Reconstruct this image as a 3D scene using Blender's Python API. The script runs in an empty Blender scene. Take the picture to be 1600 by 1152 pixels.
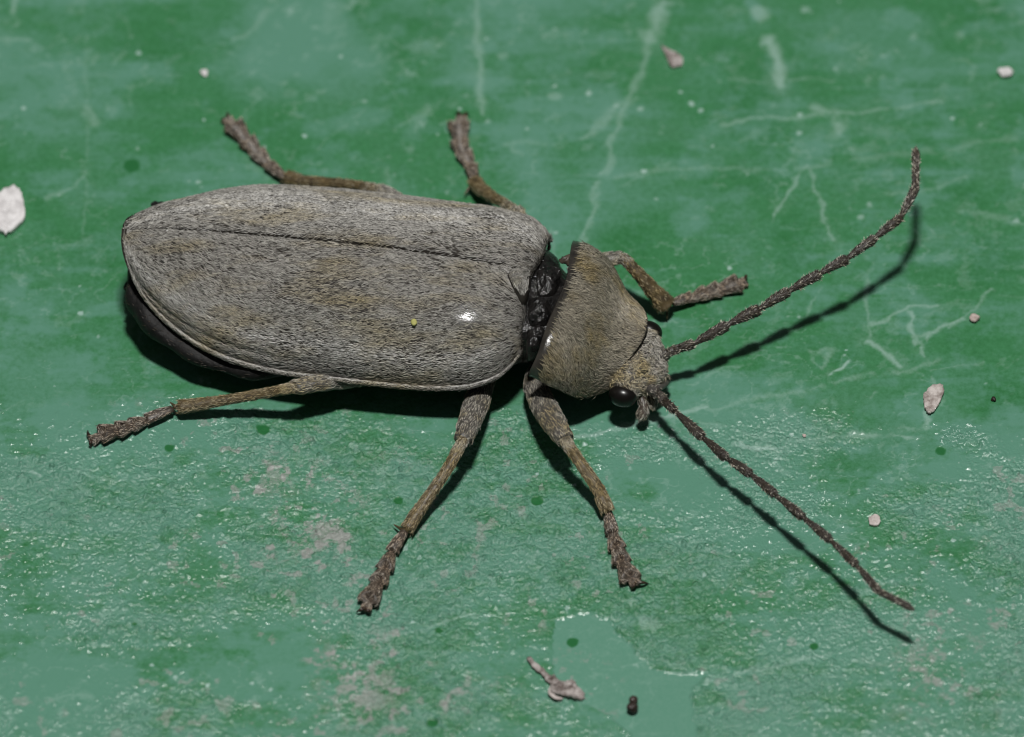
import bpy, math
import numpy as np

# ------------------------------------------------------------------ scene, camera, light
# one Blender unit is one millimetre
scene = bpy.context.scene
scene.unit_settings.system = 'METRIC'
scene.unit_settings.scale_length = 0.001
scene.unit_settings.length_unit = 'MILLIMETERS'
col = scene.collection

TILT = math.radians(40.0)
DIST = 200.0
CAM = np.array([0.0, -math.sin(TILT) * DIST, math.cos(TILT) * DIST])

cd = bpy.data.cameras.new('camera')
cd.sensor_width = 36.0
cd.lens = 36.0 * DIST / 20.0
cd.clip_start = 1.0
cd.clip_end = 2000.0
cd.dof.use_dof = True
cd.dof.focus_distance = DIST - 1.7
cd.dof.aperture_fstop = 0.11
cam = bpy.data.objects.new('camera', cd)
cam.location = CAM
cam.rotation_euler = (TILT, 0, 0)
col.objects.link(cam)
scene.camera = cam

world = bpy.data.worlds.new('World')
scene.world = world
world.use_nodes = True
bg = world.node_tree.nodes['Background']
bg.inputs['Color'].default_value = (0.92, 0.96, 1.0, 1)
bg.inputs['Strength'].default_value = 0.055

LTILT = math.radians(4.0)
ld = bpy.data.lights.new('camera_flash', 'AREA')
ld.shape = 'RECTANGLE'
ld.size = 20.0
ld.size_y = 14.0
ld.energy = 400000.0
ld.color = (1.0, 0.985, 0.96)
flash = bpy.data.objects.new('camera_flash', ld)
flash.location = (2.0, -math.sin(LTILT) * 200, math.cos(LTILT) * 200)
flash.rotation_euler = (LTILT, 0, 0)
col.objects.link(flash)

scene.view_settings.view_transform = 'Standard'
scene.view_settings.look = 'None'
scene.view_settings.exposure = 0.0
scene.view_settings.gamma = 1.0
scene.view_settings.use_curve_mapping = False
scene.cycles.filter_width = 1.0

# ------------------------------------------------------------------ helpers
def U(px, py, z):
    """measured position on the photograph (1600 x 1152) and a height in mm -> point in the place"""
    d0, d1, d2 = (px - 800) / 80.0, (576 - py) / 80.0, -DIST
    w = np.array([d0, d1 * math.cos(TILT) - d2 * math.sin(TILT), d1 * math.sin(TILT) + d2 * math.cos(TILT)])
    return CAM + w * ((z - CAM[2]) / w[2])

def pchip(xs, ys):
    xs = np.array(xs, float); ys = np.array(ys, float)
    h = np.diff(xs); d = np.diff(ys) / h
    m = np.zeros(len(xs)); m[0] = d[0]; m[-1] = d[-1]
    for i in range(1, len(xs) - 1):
        m[i] = 0 if d[i-1] * d[i] <= 0 else 2 * d[i-1] * d[i] / (d[i-1] + d[i])
    def f(x):
        x = np.clip(x, xs[0], xs[-1])
        i = np.clip(np.searchsorted(xs, x) - 1, 0, len(xs) - 2)
        t = (x - xs[i]) / h[i]
        return ((1+2*t)*(1-t)**2*ys[i] + t*(1-t)**2*h[i]*m[i] + t*t*(3-2*t)*ys[i+1] + t*t*(t-1)*h[i]*m[i+1])
    return f

_tab = np.random.default_rng(7).random((256, 256))
def vnoise(x, y, seed=0):
    x = np.asarray(x, float) + seed * 17.37; y = np.asarray(y, float) + seed * 9.71
    xi = np.floor(x).astype(int); yi = np.floor(y).astype(int)
    fx = x - xi; fy = y - yi
    fx = fx*fx*fx*(fx*(fx*6-15)+10); fy = fy*fy*fy*(fy*(fy*6-15)+10)
    a = _tab[xi & 255, yi & 255]; b = _tab[(xi+1) & 255, yi & 255]
    c = _tab[xi & 255, (yi+1) & 255]; d = _tab[(xi+1) & 255, (yi+1) & 255]
    return (a*(1-fx)+b*fx)*(1-fy) + (c*(1-fx)+d*fx)*fy

def fbm(x, y, seed=0, octv=4, gain=0.5):
    t = 0; a = 1; n = 0
    for o in range(octv):
        t = t + a * vnoise(x * 2**o, y * 2**o, seed + o * 3.1); n += a; a *= gain
    return t / n

def sstep(a, b, x):
    t = np.clip((x - a) / (b - a), 0, 1)
    return t*t*(3-2*t)

ROOT = {}
def mesh_obj(name, V, F, mat, parent=None, smooth=True, attrs=None, midx=None, base=(0, 0, 0)):
    V = np.asarray(V, float).reshape(-1, 3) - np.asarray(base)
    if not isinstance(F, list): F = [F]
    F = [np.asarray(f, np.int32) for f in F if len(f)]
    me = bpy.data.meshes.new(name)
    me.vertices.add(len(V)); me.vertices.foreach_set('co', V.astype(np.float32).ravel())
    loops = np.concatenate([f.ravel() for f in F])
    tot = np.concatenate([np.full(len(f), f.shape[1], np.int32) for f in F])
    st = np.concatenate([[0], np.cumsum(tot)[:-1]]).astype(np.int32)
    me.loops.add(len(loops)); me.loops.foreach_set('vertex_index', loops)
    me.polygons.add(len(tot)); me.polygons.foreach_set('loop_start', st)
    me.polygons.foreach_set('use_smooth', np.full(len(tot), bool(smooth)))
    mats = mat if isinstance(mat, (list, tuple)) else [mat]
    for m in mats: me.materials.append(m)
    if midx is not None: me.polygons.foreach_set('material_index', np.asarray(midx, np.int32))
    for k, (dom, arr) in (attrs or {}).items():
        at = me.attributes.new(k, 'FLOAT', dom); at.data.foreach_set('value', np.asarray(arr, np.float32))
    me.update(); me.validate()
    o = bpy.data.objects.new(name, me); col.objects.link(o)
    if parent is not None: o.parent = parent
    return o

def tag(o, label=None, cat=None, group=None, kind=None):
    if label: o['label'] = label
    if cat: o['category'] = cat
    if group: o['group'] = group
    if kind: o['kind'] = kind
    return o

def grid_faces(nu, nv, wrap=False, off=0):
    i = np.arange(nu - 1)[:, None]; j = np.arange(nv if wrap else nv - 1)[None, :]
    j2 = (j + 1) % nv
    f = np.stack([i*nv + j + 0*j2, (i+1)*nv + j, (i+1)*nv + j2, i*nv + j2], -1)
    return f.reshape(-1, 4) + off

def grid_normals(P, wrap=False):
    Tu = np.gradient(P, axis=0)
    Tv = (np.roll(P, -1, 1) - np.roll(P, 1, 1)) / 2 if wrap else np.gradient(P, axis=1)
    N = np.cross(Tu, Tv); N /= np.linalg.norm(N, axis=-1, keepdims=True) + 1e-12
    return N

def shell(P, t, flip=1):
    """closed shell of thickness t below an open grid"""
    nu, nv = P.shape[:2]
    N = grid_normals(P) * flip
    Q = P - N * t
    V = np.concatenate([P.reshape(-1, 3), Q.reshape(-1, 3)])
    n = nu * nv
    F = [grid_faces(nu, nv)]
    f2 = grid_faces(nu, nv, off=n)[:, ::-1]; F.append(f2)
    ring = [i*nv for i in range(nu)] + [(nu-1)*nv + j for j in range(1, nv)] + [i*nv + nv-1 for i in range(nu-2, -1, -1)] + [j for j in range(nv-2, 0, -1)]
    ring = np.array(ring); nx = np.roll(ring, -1)
    F.append(np.stack([ring, nx, nx + n, ring + n], -1)[:, ::-1])
    F = np.concatenate(F)
    if flip < 0: F = F[:, ::-1]
    return V, F

def catmull(pts, n):
    P = np.asarray(pts, float)
    P = np.concatenate([[2*P[0]-P[1]], P, [2*P[-1]-P[-2]]])
    seg = len(P) - 3
    t = np.linspace(0, seg, n); i = np.clip(t.astype(int), 0, seg-1); u = (t - i)[:, None]
    a, b, c, d = P[i], P[i+1], P[i+2], P[i+3]
    return 0.5*((2*b)+(-a+c)*u+(2*a-5*b+4*c-d)*u*u+(-a+3*b-3*c+d)*u**3)

def tube(pts, n=24, k=14, flat=1.0, round0=0.0, round1=0.0, world=False, lobe=0.0, wob=0.0, seed=0):
    """pts: (px, py, z, r) -> grid (n, k, 3) of a tapered limb; ends rounded over the given lengths"""
    Q = np.array([list(p[:3] if world else U(*p[:3])) + [p[3]] for p in pts])
    C = catmull(Q, n)
    X, R = C[:, :3], np.maximum(C[:, 3], 0.004)
    T = np.gradient(X, axis=0); T /= np.linalg.norm(T, axis=1, keepdims=True)
    S = np.cross(T, [0, 0, 1.0]); S /= np.linalg.norm(S, axis=1, keepdims=True) + 1e-9
    B = np.cross(S, T)
    L = np.concatenate([[0], np.cumsum(np.linalg.norm(np.diff(X, axis=0), axis=1))])
    if round0 > 0: R = R * np.sqrt(np.clip(1 - (1 - np.clip(L/round0, 0, 1))**2, 0.0004, 1))
    if round1 > 0: R = R * np.sqrt(np.clip(1 - (1 - np.clip((L[-1]-L)/round1, 0, 1))**2, 0.0004, 1))
    a = np.linspace(0, 2*math.pi, k, endpoint=False)
    rr = R[:, None] * np.ones((1, k))
    if wob: rr = rr * (1 + wob * (vnoise(np.linspace(0, n*0.5, n)[:, None] + 0*a, (np.cos(a)*1.3 + 3)[None] + 0*R[:, None], seed) - 0.5) * 2)
    G = X[:, None] + rr[..., None] * (np.cos(a)[None, :, None] * S[:, None] + flat * np.sin(a)[None, :, None] * B[:, None])
    if lobe:   # two-lobed, notched tip
        e = np.clip(1 - (L[-1]-L)/(0.45*L[-1]), 0, 1)**1.5
        G = G + T[:, None] * (e[:, None] * (np.abs(np.cos(a))[None] - 0.55) * lobe)[..., None]
    return G

def tube_faces(n, k, off=0):
    F4 = grid_faces(n, k, True, off)
    c0 = np.array([[off + i, off + i + 1, off + k - 1 - i, off + k - 1 - (i - 1)] for i in range(1, k//2 - 1)] or np.zeros((0, 4), int))
    return F4

def join_tubes(gs):
    V, F, o, M = [], [], 0, []
    for q, G in enumerate(gs):
        n, k = G.shape[:2]
        cap0 = G[0].mean(0); cap1 = G[-1].mean(0)
        V.append(G.reshape(-1, 3)); V.append(np.array([cap0, cap1]))
        f = grid_faces(n, k, True, o)
        j = np.arange(k); j2 = (j+1) % k
        t0 = np.stack([o + j2, o + j, np.full(k, o + n*k), np.full(k, o + n*k)], -1)
        t1 = np.stack([o + (n-1)*k + j, o + (n-1)*k + j2, np.full(k, o+n*k+1), np.full(k, o+n*k+1)], -1)
        F.append(f); F.append(('tri', np.concatenate([t0, t1])[:, :3])); M.append((q, len(f), 2*k)); o += n*k + 2
    quads = [f for f in F if not isinstance(f, tuple)]; tris = [f[1] for f in F if isinstance(f, tuple)]
    mi = np.concatenate([np.full(m[1], m[0]) for m in M] + [np.full(m[2], m[0]) for m in M])
    V = np.concatenate(V); q4 = np.concatenate(quads); t3 = np.concatenate(tris)
    a, b, c, d = (V[q4[:, i]] for i in range(4))
    if (np.einsum('ij,ij->i', a, np.cross(b, c)) + np.einsum('ij,ij->i', a, np.cross(c, d))).sum() < 0: q4, t3 = q4[:, ::-1], t3[:, ::-1]
    return V, [q4, t3[:, ::-1]], mi

def hairs(P, count, length, width, seed, wrap=False, flip=1, ang=0.0, jit=0.35, lift=0.22, reverse=True, weight=None, bow=None, sink=0.003):
    """short tapered three-sided bristles growing from a grid; returns V, F, rnd"""
    rng = np.random.default_rng(seed)
    if wrap: P = np.concatenate([P, P[:, :1]], 1)
    A, B, C, D = P[:-1, :-1], P[1:, :-1], P[1:, 1:], P[:-1, 1:]
    area = 0.5*np.linalg.norm(np.cross(B-A, D-A), axis=-1) + 0.5*np.linalg.norm(np.cross(C-B, C-D), axis=-1)
    w = area if weight is None else area * weight[:area.shape[0], :area.shape[1]]
    w = w.ravel() / w.sum()
    idx = np.searchsorted(np.cumsum(w), rng.random(count)).clip(0, len(w)-1)
    i, j = np.unravel_index(idx, area.shape)
    a, b = rng.random((2, count, 1))
    X = A[i, j]*(1-a)*(1-b) + B[i, j]*a*(1-b) + C[i, j]*a*b + D[i, j]*(1-a)*b
    Tu = (B[i, j]-A[i, j])*(1-b) + (C[i, j]-D[i, j])*b
    Tv = (D[i, j]-A[i, j])*(1-a) + (C[i, j]-B[i, j])*a
    N = np.cross(Tu, Tv) * flip; N /= np.linalg.norm(N, axis=1, keepdims=True) + 1e-12
    Tu /= np.linalg.norm(Tu, axis=1, keepdims=True) + 1e-12
    S = np.cross(N, Tu)
    base = (ang(X) if callable(ang) else ang)
    th = base + rng.normal(size=count) * jit
    s = -1.0 if reverse else 1.0
    d = s*(np.cos(th)[:, None]*Tu + np.sin(th)[:, None]*S) + N * np.clip(lift + rng.normal(size=(count, 1))*lift*0.5, 0.03, 1.6)
    d /= np.linalg.norm(d, axis=1, keepdims=True)
    L = length * rng.uniform(0.6, 1.25, (count, 1)); r = width*0.5*rng.uniform(0.7, 1.25, (count, 1))
    e1 = np.cross(d, N); e1 /= np.linalg.norm(e1, axis=1, keepdims=True) + 1e-12
    e2 = np.cross(e1, d)
    X = X - N * sink
    mid = X + d*L*0.55; tip = X + d*L - N*L*0.10
    V = np.stack([X + e1*r*0.8, X - e1*r*0.8, X + e2*r*0.7, mid + e1*r, mid - e1*r, mid + e2*r*0.8, tip], 1)
    o = (np.arange(count)*7)[:, None]
    F = np.concatenate([o + np.array(q) for q in ([0, 3, 5], [0, 5, 2], [2, 5, 4], [2, 4, 1], [3, 6, 5], [5, 6, 4])])
    rnd = np.tile(rng.random(count), 6)
    return V.reshape(-1, 3), F, rnd

def add_hair(parent, sets, mat, base):
    V, F, R, o = [], [], [], 0
    for v, f, r in sets:
        V.append(v); F.append(f + o); R.append(r); o += len(v)
    h = mesh_obj('hair', np.concatenate(V), np.concatenate(F), mat, parent, smooth=False, attrs={'rnd': ('FACE', np.concatenate(R))}, base=base)
    h['kind'] = 'stuff'
    return h

# ------------------------------------------------------------------ materials
def newmat(name):
    m = bpy.data.materials.new(name); m.use_nodes = True
    nt = m.node_tree; b = nt.nodes['Principled BSDF']
    return m, nt, b

def link(nt, a, b): nt.links.new(a, b)

def noise(nt, scale, detail=3, rough=0.55, coord='Object'):
    tc = nt.nodes.new('ShaderNodeTexCoord'); n = nt.nodes.new('ShaderNodeTexNoise')
    n.inputs['Scale'].default_value = scale; n.inputs['Detail'].default_value = detail; n.inputs['Roughness'].default_value = rough
    link(nt, tc.outputs[coord], n.inputs['Vector']); return n

def ramp(nt, fac, stops):
    r = nt.nodes.new('ShaderNodeValToRGB')
    e = r.color_ramp.elements
    while len(e) < len(stops): e.new(0.5)
    for k, (p, c) in zip(e, stops): k.position = p; k.color = (*c, 1)
    link(nt, fac, r.inputs['Fac']); return r

def mixc(nt, fac, a, b, mode='MIX'):
    m = nt.nodes.new('ShaderNodeMix'); m.data_type = 'RGBA'; m.blend_type = mode
    for s, v in ((m.inputs[0], fac), (m.inputs[6], a), (m.inputs[7], b)):
        if isinstance(v, (int, float)): s.default_value = v
        elif isinstance(v, tuple): s.default_value = (*v, 1)
        else: link(nt, v, s)
    return m.outputs[2]

def attr(nt, name):
    a = nt.nodes.new('ShaderNodeAttribute'); a.attribute_name = name; return a.outputs['Fac']

def bump(nt, b, h, strength, dist):
    n = nt.nodes.new('ShaderNodeBump'); n.inputs['Strength'].default_value = strength; n.inputs['Distance'].default_value = dist
    link(nt, h, n.inputs['Height']); link(nt, n.outputs['Normal'], b.inputs['Normal'])

def solid(name, stops, scale=3.0, rough=0.5, bs=0.3, bd=0.02, bscale=20, spec=0.5, detail=4):
    m, nt, b = newmat(name)
    n = noise(nt, scale, detail, 0.6); r = ramp(nt, n.outputs['Fac'], stops)
    link(nt, r.outputs['Color'], b.inputs['Base Color'])
    b.inputs['Roughness'].default_value = rough; b.inputs['Specular IOR Level'].default_value = spec
    n2 = noise(nt, bscale, 4); bump(nt, b, n2.outputs['Fac'], bs, bd)
    return m

def hairmat(name, dark, light, tint, tint_lo=0.5, tint_hi=0.66, scale=0.9, rough=0.48, stretch=None):
    m, nt, b = newmat(name)
    c = ramp(nt, attr(nt, 'rnd'), [(0.0, dark), (0.55, tuple(0.55*x+0.45*y for x, y in zip(dark, light))), (1.0, light)])
    n = noise(nt, scale, 4, 0.62)
    if stretch:
        mp = nt.nodes.new('ShaderNodeMapping'); mp.inputs['Scale'].default_value = stretch; mp.inputs['Rotation'].default_value = (0, 0, 0.149)
        link(nt, n.inputs['Vector'].links[0].from_socket, mp.inputs['Vector']); link(nt, mp.outputs['Vector'], n.inputs['Vector'])
    f = ramp(nt, n.outputs['Fac'], [(tint_lo, (0, 0, 0)), (tint_hi, (1, 1, 1))])
    cc = mixc(nt, f.outputs['Color'], c.outputs['Color'], mixc(nt, 0.9, c.outputs['Color'], tint, 'MULTIPLY'))
    link(nt, cc, b.inputs['Base Color'])
    b.inputs['Roughness'].default_value = rough
    b.inputs['Specular IOR Level'].default_value = 0.45
    return m

M = {}
def cuticle_material():
    m = solid('grey_cuticle', [(0.3, (0.020, 0.018, 0.016)), (0.7, (0.045, 0.040, 0.033))], 4, 0.5, 0.30, 0.012, 26, 0.3)
    nt = m.node_tree; b = nt.nodes['Principled BSDF']
    for sock, lo, hi in (('Roughness', 0.60, 0.20), ('Specular IOR Level', 0.12, 0.62)):
        r = nt.nodes.new('ShaderNodeMapRange'); link(nt, attr(nt, 'polish'), r.inputs['Value'])
        r.inputs['To Min'].default_value = lo; r.inputs['To Max'].default_value = hi
        link(nt, r.outputs['Result'], b.inputs[sock])
    return m
M['cuticle'] = cuticle_material()
M['hair'] = hairmat('grey_hair', (0.100, 0.095, 0.085), (0.48, 0.465, 0.425), (0.98, 0.85, 0.54), 0.49, 0.73, 0.9, 0.38, (0.55, 1.9, 1.0))
M['hair_pron'] = hairmat('tan_hair', (0.095, 0.085, 0.064), (0.40, 0.365, 0.285), (0.95, 0.82, 0.50), 0.42, 0.66, 1.3)
M['hair_leg'] = hairmat('leg_hair', (0.12, 0.112, 0.095), (0.60, 0.57, 0.50), (0.97, 0.83, 0.50), 0.46, 0.64, 1.6)
M['hair_tibia'] = hairmat('tibia_hair', (0.085, 0.068, 0.036), (0.50, 0.42, 0.27), (0.97, 0.86, 0.62), 0.42, 0.62, 2.4)
M['hair_tarsus'] = hairmat('foot_hair', (0.05, 0.04, 0.032), (0.62, 0.56, 0.48), (0.95, 0.80, 0.66), 0.4, 0.6, 4.0)
M['hair_antenna'] = hairmat('antenna_hair', (0.22, 0.20, 0.17), (0.80, 0.76, 0.68), (0.97, 0.92, 0.80), 0.4, 0.6, 3.0)
M['hair_dark'] = hairmat('dark_hair', (0.018, 0.014, 0.011), (0.085, 0.070, 0.058), (0.9, 0.8, 0.65), 0.4, 0.6, 3.0)
M['femur'] = solid('femur_grey', [(0.3, (0.040, 0.037, 0.033)), (0.7, (0.095, 0.088, 0.076))], 6, 0.45, 0.4, 0.015, 25)
M['tibia'] = solid('tibia_ochre', [(0.3, (0.036, 0.026, 0.014)), (0.7, (0.12, 0.086, 0.038))], 5, 0.42, 0.4, 0.015, 25)
M['tarsus'] = solid('tarsus_brown', [(0.3, (0.022, 0.016, 0.012)), (0.7, (0.090, 0.068, 0.050))], 9, 0.45, 0.4, 0.015, 30)
M['claw'] = solid('claw_dark', [(0.3, (0.012, 0.008, 0.006)), (0.7, (0.05, 0.025, 0.015))], 9, 0.3, 0.1, 0.01, 30)
M['antenna'] = solid('antenna_brown', [(0.3, (0.016, 0.012, 0.009)), (0.7, (0.042, 0.031, 0.024))], 9, 0.5, 0.4, 0.015, 35)
M['black'] = solid('black_membrane', [(0.35, (0.004, 0.004, 0.004)), (0.7, (0.020, 0.018, 0.017))], 6, 0.22, 1.0, 0.05, 9, 0.5)
M['belly'] = solid('belly_dark', [(0.3, (0.004, 0.004, 0.004)), (0.7, (0.014, 0.013, 0.0125))], 5, 0.6, 0.6, 0.03, 12, 0.25)
M['eye'] = solid('eye_black', [(0.3, (0.004, 0.0035, 0.003)), (0.7, (0.009, 0.007, 0.006))], 3, 0.30, 0.12, 0.004, 70, 0.4)
M['head'] = M['femur']

# ------------------------------------------------------------------ the painted surface
def axis_pts(lo, hi, step, far):
    d = np.arange(lo, hi + step/2, step)
    a = lo - np.geomspace(0.06, far, 26)[::-1]; b = hi + np.geomspace(0.06, far, 26)
    return np.concatenate([a, d, b])
GX = axis_pts(-11.2, 11.2, 0.028, 70.0)
GY = axis_pts(-10.2, 10.8, 0.028, 70.0)
XX, YY = np.meshgrid(GX, GY, indexing='ij')
g = lambda px, py: U(px, py, 0.0)[:2]

def stroke(mask, pts, width, strength, seed=1, rag=0.5, gap=0.5, soft=1.0):
    """a worn line: noisy width, broken along its length"""
    P = np.array([g(*p) for p in pts]); pad = width*9 + 0.4
    i0, i1 = np.searchsorted(GX, [P[:, 0].min()-pad, P[:, 0].max()+pad]); j0, j1 = np.searchsorted(GY, [P[:, 1].min()-pad, P[:, 1].max()+pad])
    x, y = XX[i0:i1, j0:j1], YY[i0:i1, j0:j1]
    xw = x + 0.34*(fbm(x*1.5, y*1.5, seed+3, 4, 0.6)-0.5); yw = y + 0.34*(fbm(x*1.5, y*1.5, seed+8, 4, 0.6)-0.5)
    dmin = np.full(x.shape, 1e9)
    for a, b in zip(P[:-1], P[1:]):
        ab = b-a; t = np.clip(((xw-a[0])*ab[0]+(yw-a[1])*ab[1])/(ab@ab), 0, 1)
        dmin = np.minimum(dmin, np.hypot(xw-a[0]-t*ab[0], yw-a[1]-t*ab[1]))
    w = 1.6*width*(1 + 1.3*rag*2*(fbm(x*3.4, y*3.4, seed, 4, 0.6)-0.5))
    m = 1 - sstep(w*max(0.0, 1-soft), w*1.15, dmin)
    br = sstep(gap-0.14, gap+0.16, fbm(x*2.6, y*2.6, seed+5, 5, 0.62) + 0.10)
    halo = np.exp(-(dmin/(2.6*w+0.03))**2)*sstep(0.42, 0.68, fbm(x*1.9, y*1.9, seed+11, 5, 0.66))*0.42
    mask[i0:i1, j0:j1] = np.maximum(mask[i0:i1, j0:j1], np.maximum(m*br*0.95, halo)*strength)

def blob(mask, px, py, r, strength, seed=1, sx=1.0, sy=1.0, rag=0.5, soft=0.6, fine=3.0):
    c = g(px, py); R = r*max(sx, sy)*2+0.1
    i0, i1 = np.searchsorted(GX, [c[0]-R, c[0]+R]); j0, j1 = np.searchsorted(GY, [c[1]-R, c[1]+R])
    x, y = XX[i0:i1, j0:j1], YY[i0:i1, j0:j1]
    d = np.hypot((x-c[0])/sx, (y-c[1])/sy)/r + rag*2*(fbm(x*fine/r*0.5, y*fine/r*0.5, seed, 3)-0.5)
    m = (1 - sstep(1-soft, 1.0, d))*strength
    mask[i0:i1, j0:j1] = np.maximum(mask[i0:i1, j0:j1], m)

def inside(poly, x, y):
    P = np.array([g(*p) for p in poly]); r = np.zeros(x.shape, bool)
    for a, b in zip(P, np.roll(P, -1, 0)):
        c = ((a[1] > y) != (b[1] > y))
        xi = (b[0]-a[0])*(y-a[1])/(b[1]-a[1]+1e-12)+a[0]
        r ^= c & (x < xi)
    return r

zero = lambda: np.zeros(XX.shape)
teal, chalk, scr, dark, amp = zero(), zero(), zero(), zero(), zero()
# where the sheet is worn rough (towards the front) and where it is still smooth
front = sstep(-0.2, -2.2, YY + 1.6*(fbm(XX*0.33, YY*0.33, 11, 3)-0.5)*2)
amp = front*(0.42 + 0.85*sstep(0.38, 0.66, fbm(XX*0.42, YY*0.6, 21, 3)))
amp = np.maximum(amp, 0.05)
for k, (px, py, rx, ry, s) in enumerate([(250, 820, 2.6, 2.0, 0.8), (620, 900, 2.2, 1.8, 0.9), (930, 880, 1.9, 1.5, 1.0), (1200, 1070, 1.8, 1.1, 1.1), (600, 720, 2.0, 1.0, 0.9), (1350, 960, 1.6, 1.2, 0.7)]):
    c = g(px, py); dd = ((XX-c[0])/rx)**2+((YY-c[1])/ry)**2
    amp += 0.75*s*np.exp(-dd*1.4)*front
for px, py, rx, ry in ((330, 780, 0.55, 2.2), (440, 1010, 2.0, 0.9), (200, 1050, 2.2, 1.0), (1330, 740, 2.4, 0.8), (1020, 740, 1.3, 0.5)):
    c = g(px, py); dd = ((XX-c[0])/rx)**2+((YY-c[1])/ry)**2
    amp *= 1-0.7*np.exp(-dd*1.2)
# chalky bloom over the paint
rx0, ry0 = 0.83*XX+0.56*YY, 0.83*YY-0.56*XX
teal = 0.55*sstep(0.43, 0.70, fbm(XX*0.30, YY*0.42, 2, 5, 0.6)) + 0.30*sstep(0.46, 0.66, fbm(XX*1.7, YY*2.3, 5, 5, 0.66))
teal *= 0.80 + 0.20*front
teal += 0.26*front + 0.26*front*sstep(0.36, 0.66, fbm(XX*0.55, YY*0.9, 9, 5, 0.66)) + 0.30*front*(fbm(XX*5, YY*5.5, 19, 4, 0.7)-0.5)*2
teal += 0.20*sstep(0.52, 0.7, fbm(XX*0.25, YY*3.2, 14, 4))
cl = fbm(rx0*0.9, ry0*0.9, 101, 6, 0.66)
teal += 0.28*sstep(0.50, 0.68, cl)*(1-0.5*front)
scr += 0.24*sstep(0.60, 0.72, fbm(rx0*1.3, ry0*1.9, 104, 6, 0.68))*(1-0.5*front)
scr += 0.30*sstep(0.62, 0.74, fbm(rx0*3.2+9, ry0*3.2, 107, 5, 0.68))*sstep(0.45, 0.6, fbm(rx0*0.5, ry0*0.5, 108, 3))
for k, (px, py, r, sx, sy, s) in enumerate([(460, 70, 2.3, 1.0, 1.1, 0.9), (30, 110, 1.3, 0.9, 1.6, 0.75), (540, 190, 0.9, 1.4, 0.7, 0.6), (645, 200, 0.45, 1, 1.5, 0.5), (60, 620, 1.5, 1.4, 1, 0.55), (1180, 690, 2.6, 1.3, 0.35, 0.6), (1420, 700, 2.4, 1.2, 0.6, 0.5), (1450, 1010, 2.4, 1.3, 1, 0.5), (1230, 830, 2.2, 1.2, 0.7, 0.45), (1180, 20, 0.45, 0.7, 1.3, 0.8), (430, 290, 0.9, 1.3, 0.7, 0.3)]):
    blob(teal, px, py, r, s, 40+k, sx, sy, 0.55, 0.75, 3.0)
# dusty granular wear
for k, (px, py, rx, ry, s) in enumerate([(490, 800, 1.2, 1.6, 1.0), (560, 1060, 0.9, 1.5, 1.0), (430, 740, 0.8, 0.8, 0.7), (1480, 1060, 1.6, 1.3, 0.9), (740, 1080, 1.6, 0.9, 0.55), (1560, 850, 1.0, 0.8, 0.4), (620, 700, 1.2, 0.8, 0.55)]):
    c = g(px, py); dd = ((XX-c[0])/rx)**2+((YY-c[1])/ry)**2
    chalk = np.maximum(chalk, 0.72*s*np.exp(-dd)*sstep(0.42, 0.66, 0.5*fbm(XX*1.5, YY*1.6, 60+k, 4)+0.5*fbm(XX*8, YY*8, 70+k, 3, 0.7)))
chalk += 0.45*front*sstep(0.62, 0.72, fbm(XX*4.2, YY*4.2, 77, 4))*sstep(0.45, 0.6, fbm(XX*0.7, YY*0.7, 78, 3))
# worn-through patches with a paint lip
P1 = [(868, 968), (905, 958), (955, 965), (962, 985), (985, 1005), (990, 1022), (1015, 1042), (1050, 1053), (1075, 1049), (1108, 1052), (1084, 1072), (1080, 1100), (1086, 1152), (1075, 1230), (960, 1240), (985, 1150), (955, 1120), (900, 1095), (872, 1060), (862, 1010)]
P2 = [(320, 1050), (345, 1030), (385, 1040), (395, 1075), (380, 1092), (350, 1090), (330, 1075)]
P3 = [(400, 1012), (440, 1003), (505, 1010), (500, 1030), (440, 1040), (410, 1032)]
wx = XX + 0.10*(fbm(XX*3, YY*3, 31, 4)-0.5)*2; wy = YY + 0.10*(fbm(XX*3, YY*3, 37, 4)-0.5)*2
bare = zero()
for P in (P1,): bare[inside(P, wx, wy)] = 1.0
worn = zero()
for P in (P2, P3): worn[inside(P, wx, wy)] = 1.0
def soften(a, n=1):
    for _ in range(n):
        a = (a + np.roll(a, 1, 0) + np.roll(a, -1, 0) + np.roll(a, 1, 1) + np.roll(a, -1, 1))/5
    return a
bare_s = soften(bare, 2)
teal = np.where(bare > 0.5, 1.0, teal); scr = np.maximum(scr, 0.16*bare); worn = soften(worn, 2); teal = teal*(1-worn)+0.75*worn; amp = amp*(1-0.8*worn); chalk = chalk*(1-0.8*bare) + 0.55*bare*sstep(0.60, 0.70, fbm(XX*5, YY*5, 95, 4, 0.65))*sstep(-0.2, 1.2, 1.6-np.hypot(XX-g(885, 1085)[0], YY-g(885, 1085)[1])); scr = np.maximum(scr, 0.22*bare*sstep(0.55, 0.75, fbm(XX*3, YY*9, 96, 4))); amp *= 1-0.9*bare_s
# scratches, wipe marks and smears
S = stroke
S(scr, [(1032, 10), (1012, 80), (985, 150), (960, 215), (935, 300), (910, 372)], 0.10, 0.42, 1, 0.8, 0.40)
S(scr, [(1035, 0), (1020, 40), (1010, 60)], 0.16, 0.55, 2, 0.8, 0.42)
S(scr, [(985, 150), (940, 195), (915, 215)], 0.12, 0.4, 3, 0.9, 0.44)
S(scr, [(742, 0), (748, 70), (752, 180)], 0.07, 0.45, 4, 0.6, 0.38)
S(scr, [(1196, 60), (1208, 90), (1222, 135)], 0.13, 0.62, 5, 0.5, 0.30)
S(scr, [(1140, 122), (1200, 132), (1300, 124)], 0.05, 0.35, 6, 0.6, 0.38)
S(scr, [(1130, 190), (1240, 182), (1340, 176), (1470, 162)], 0.06, 0.45, 7, 0.8, 0.38)
S(scr, [(960, 280), (1060, 265), (1200, 270), (1380, 245), (1580, 215)], 0.09, 0.32, 8, 0.9, 0.44)
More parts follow.
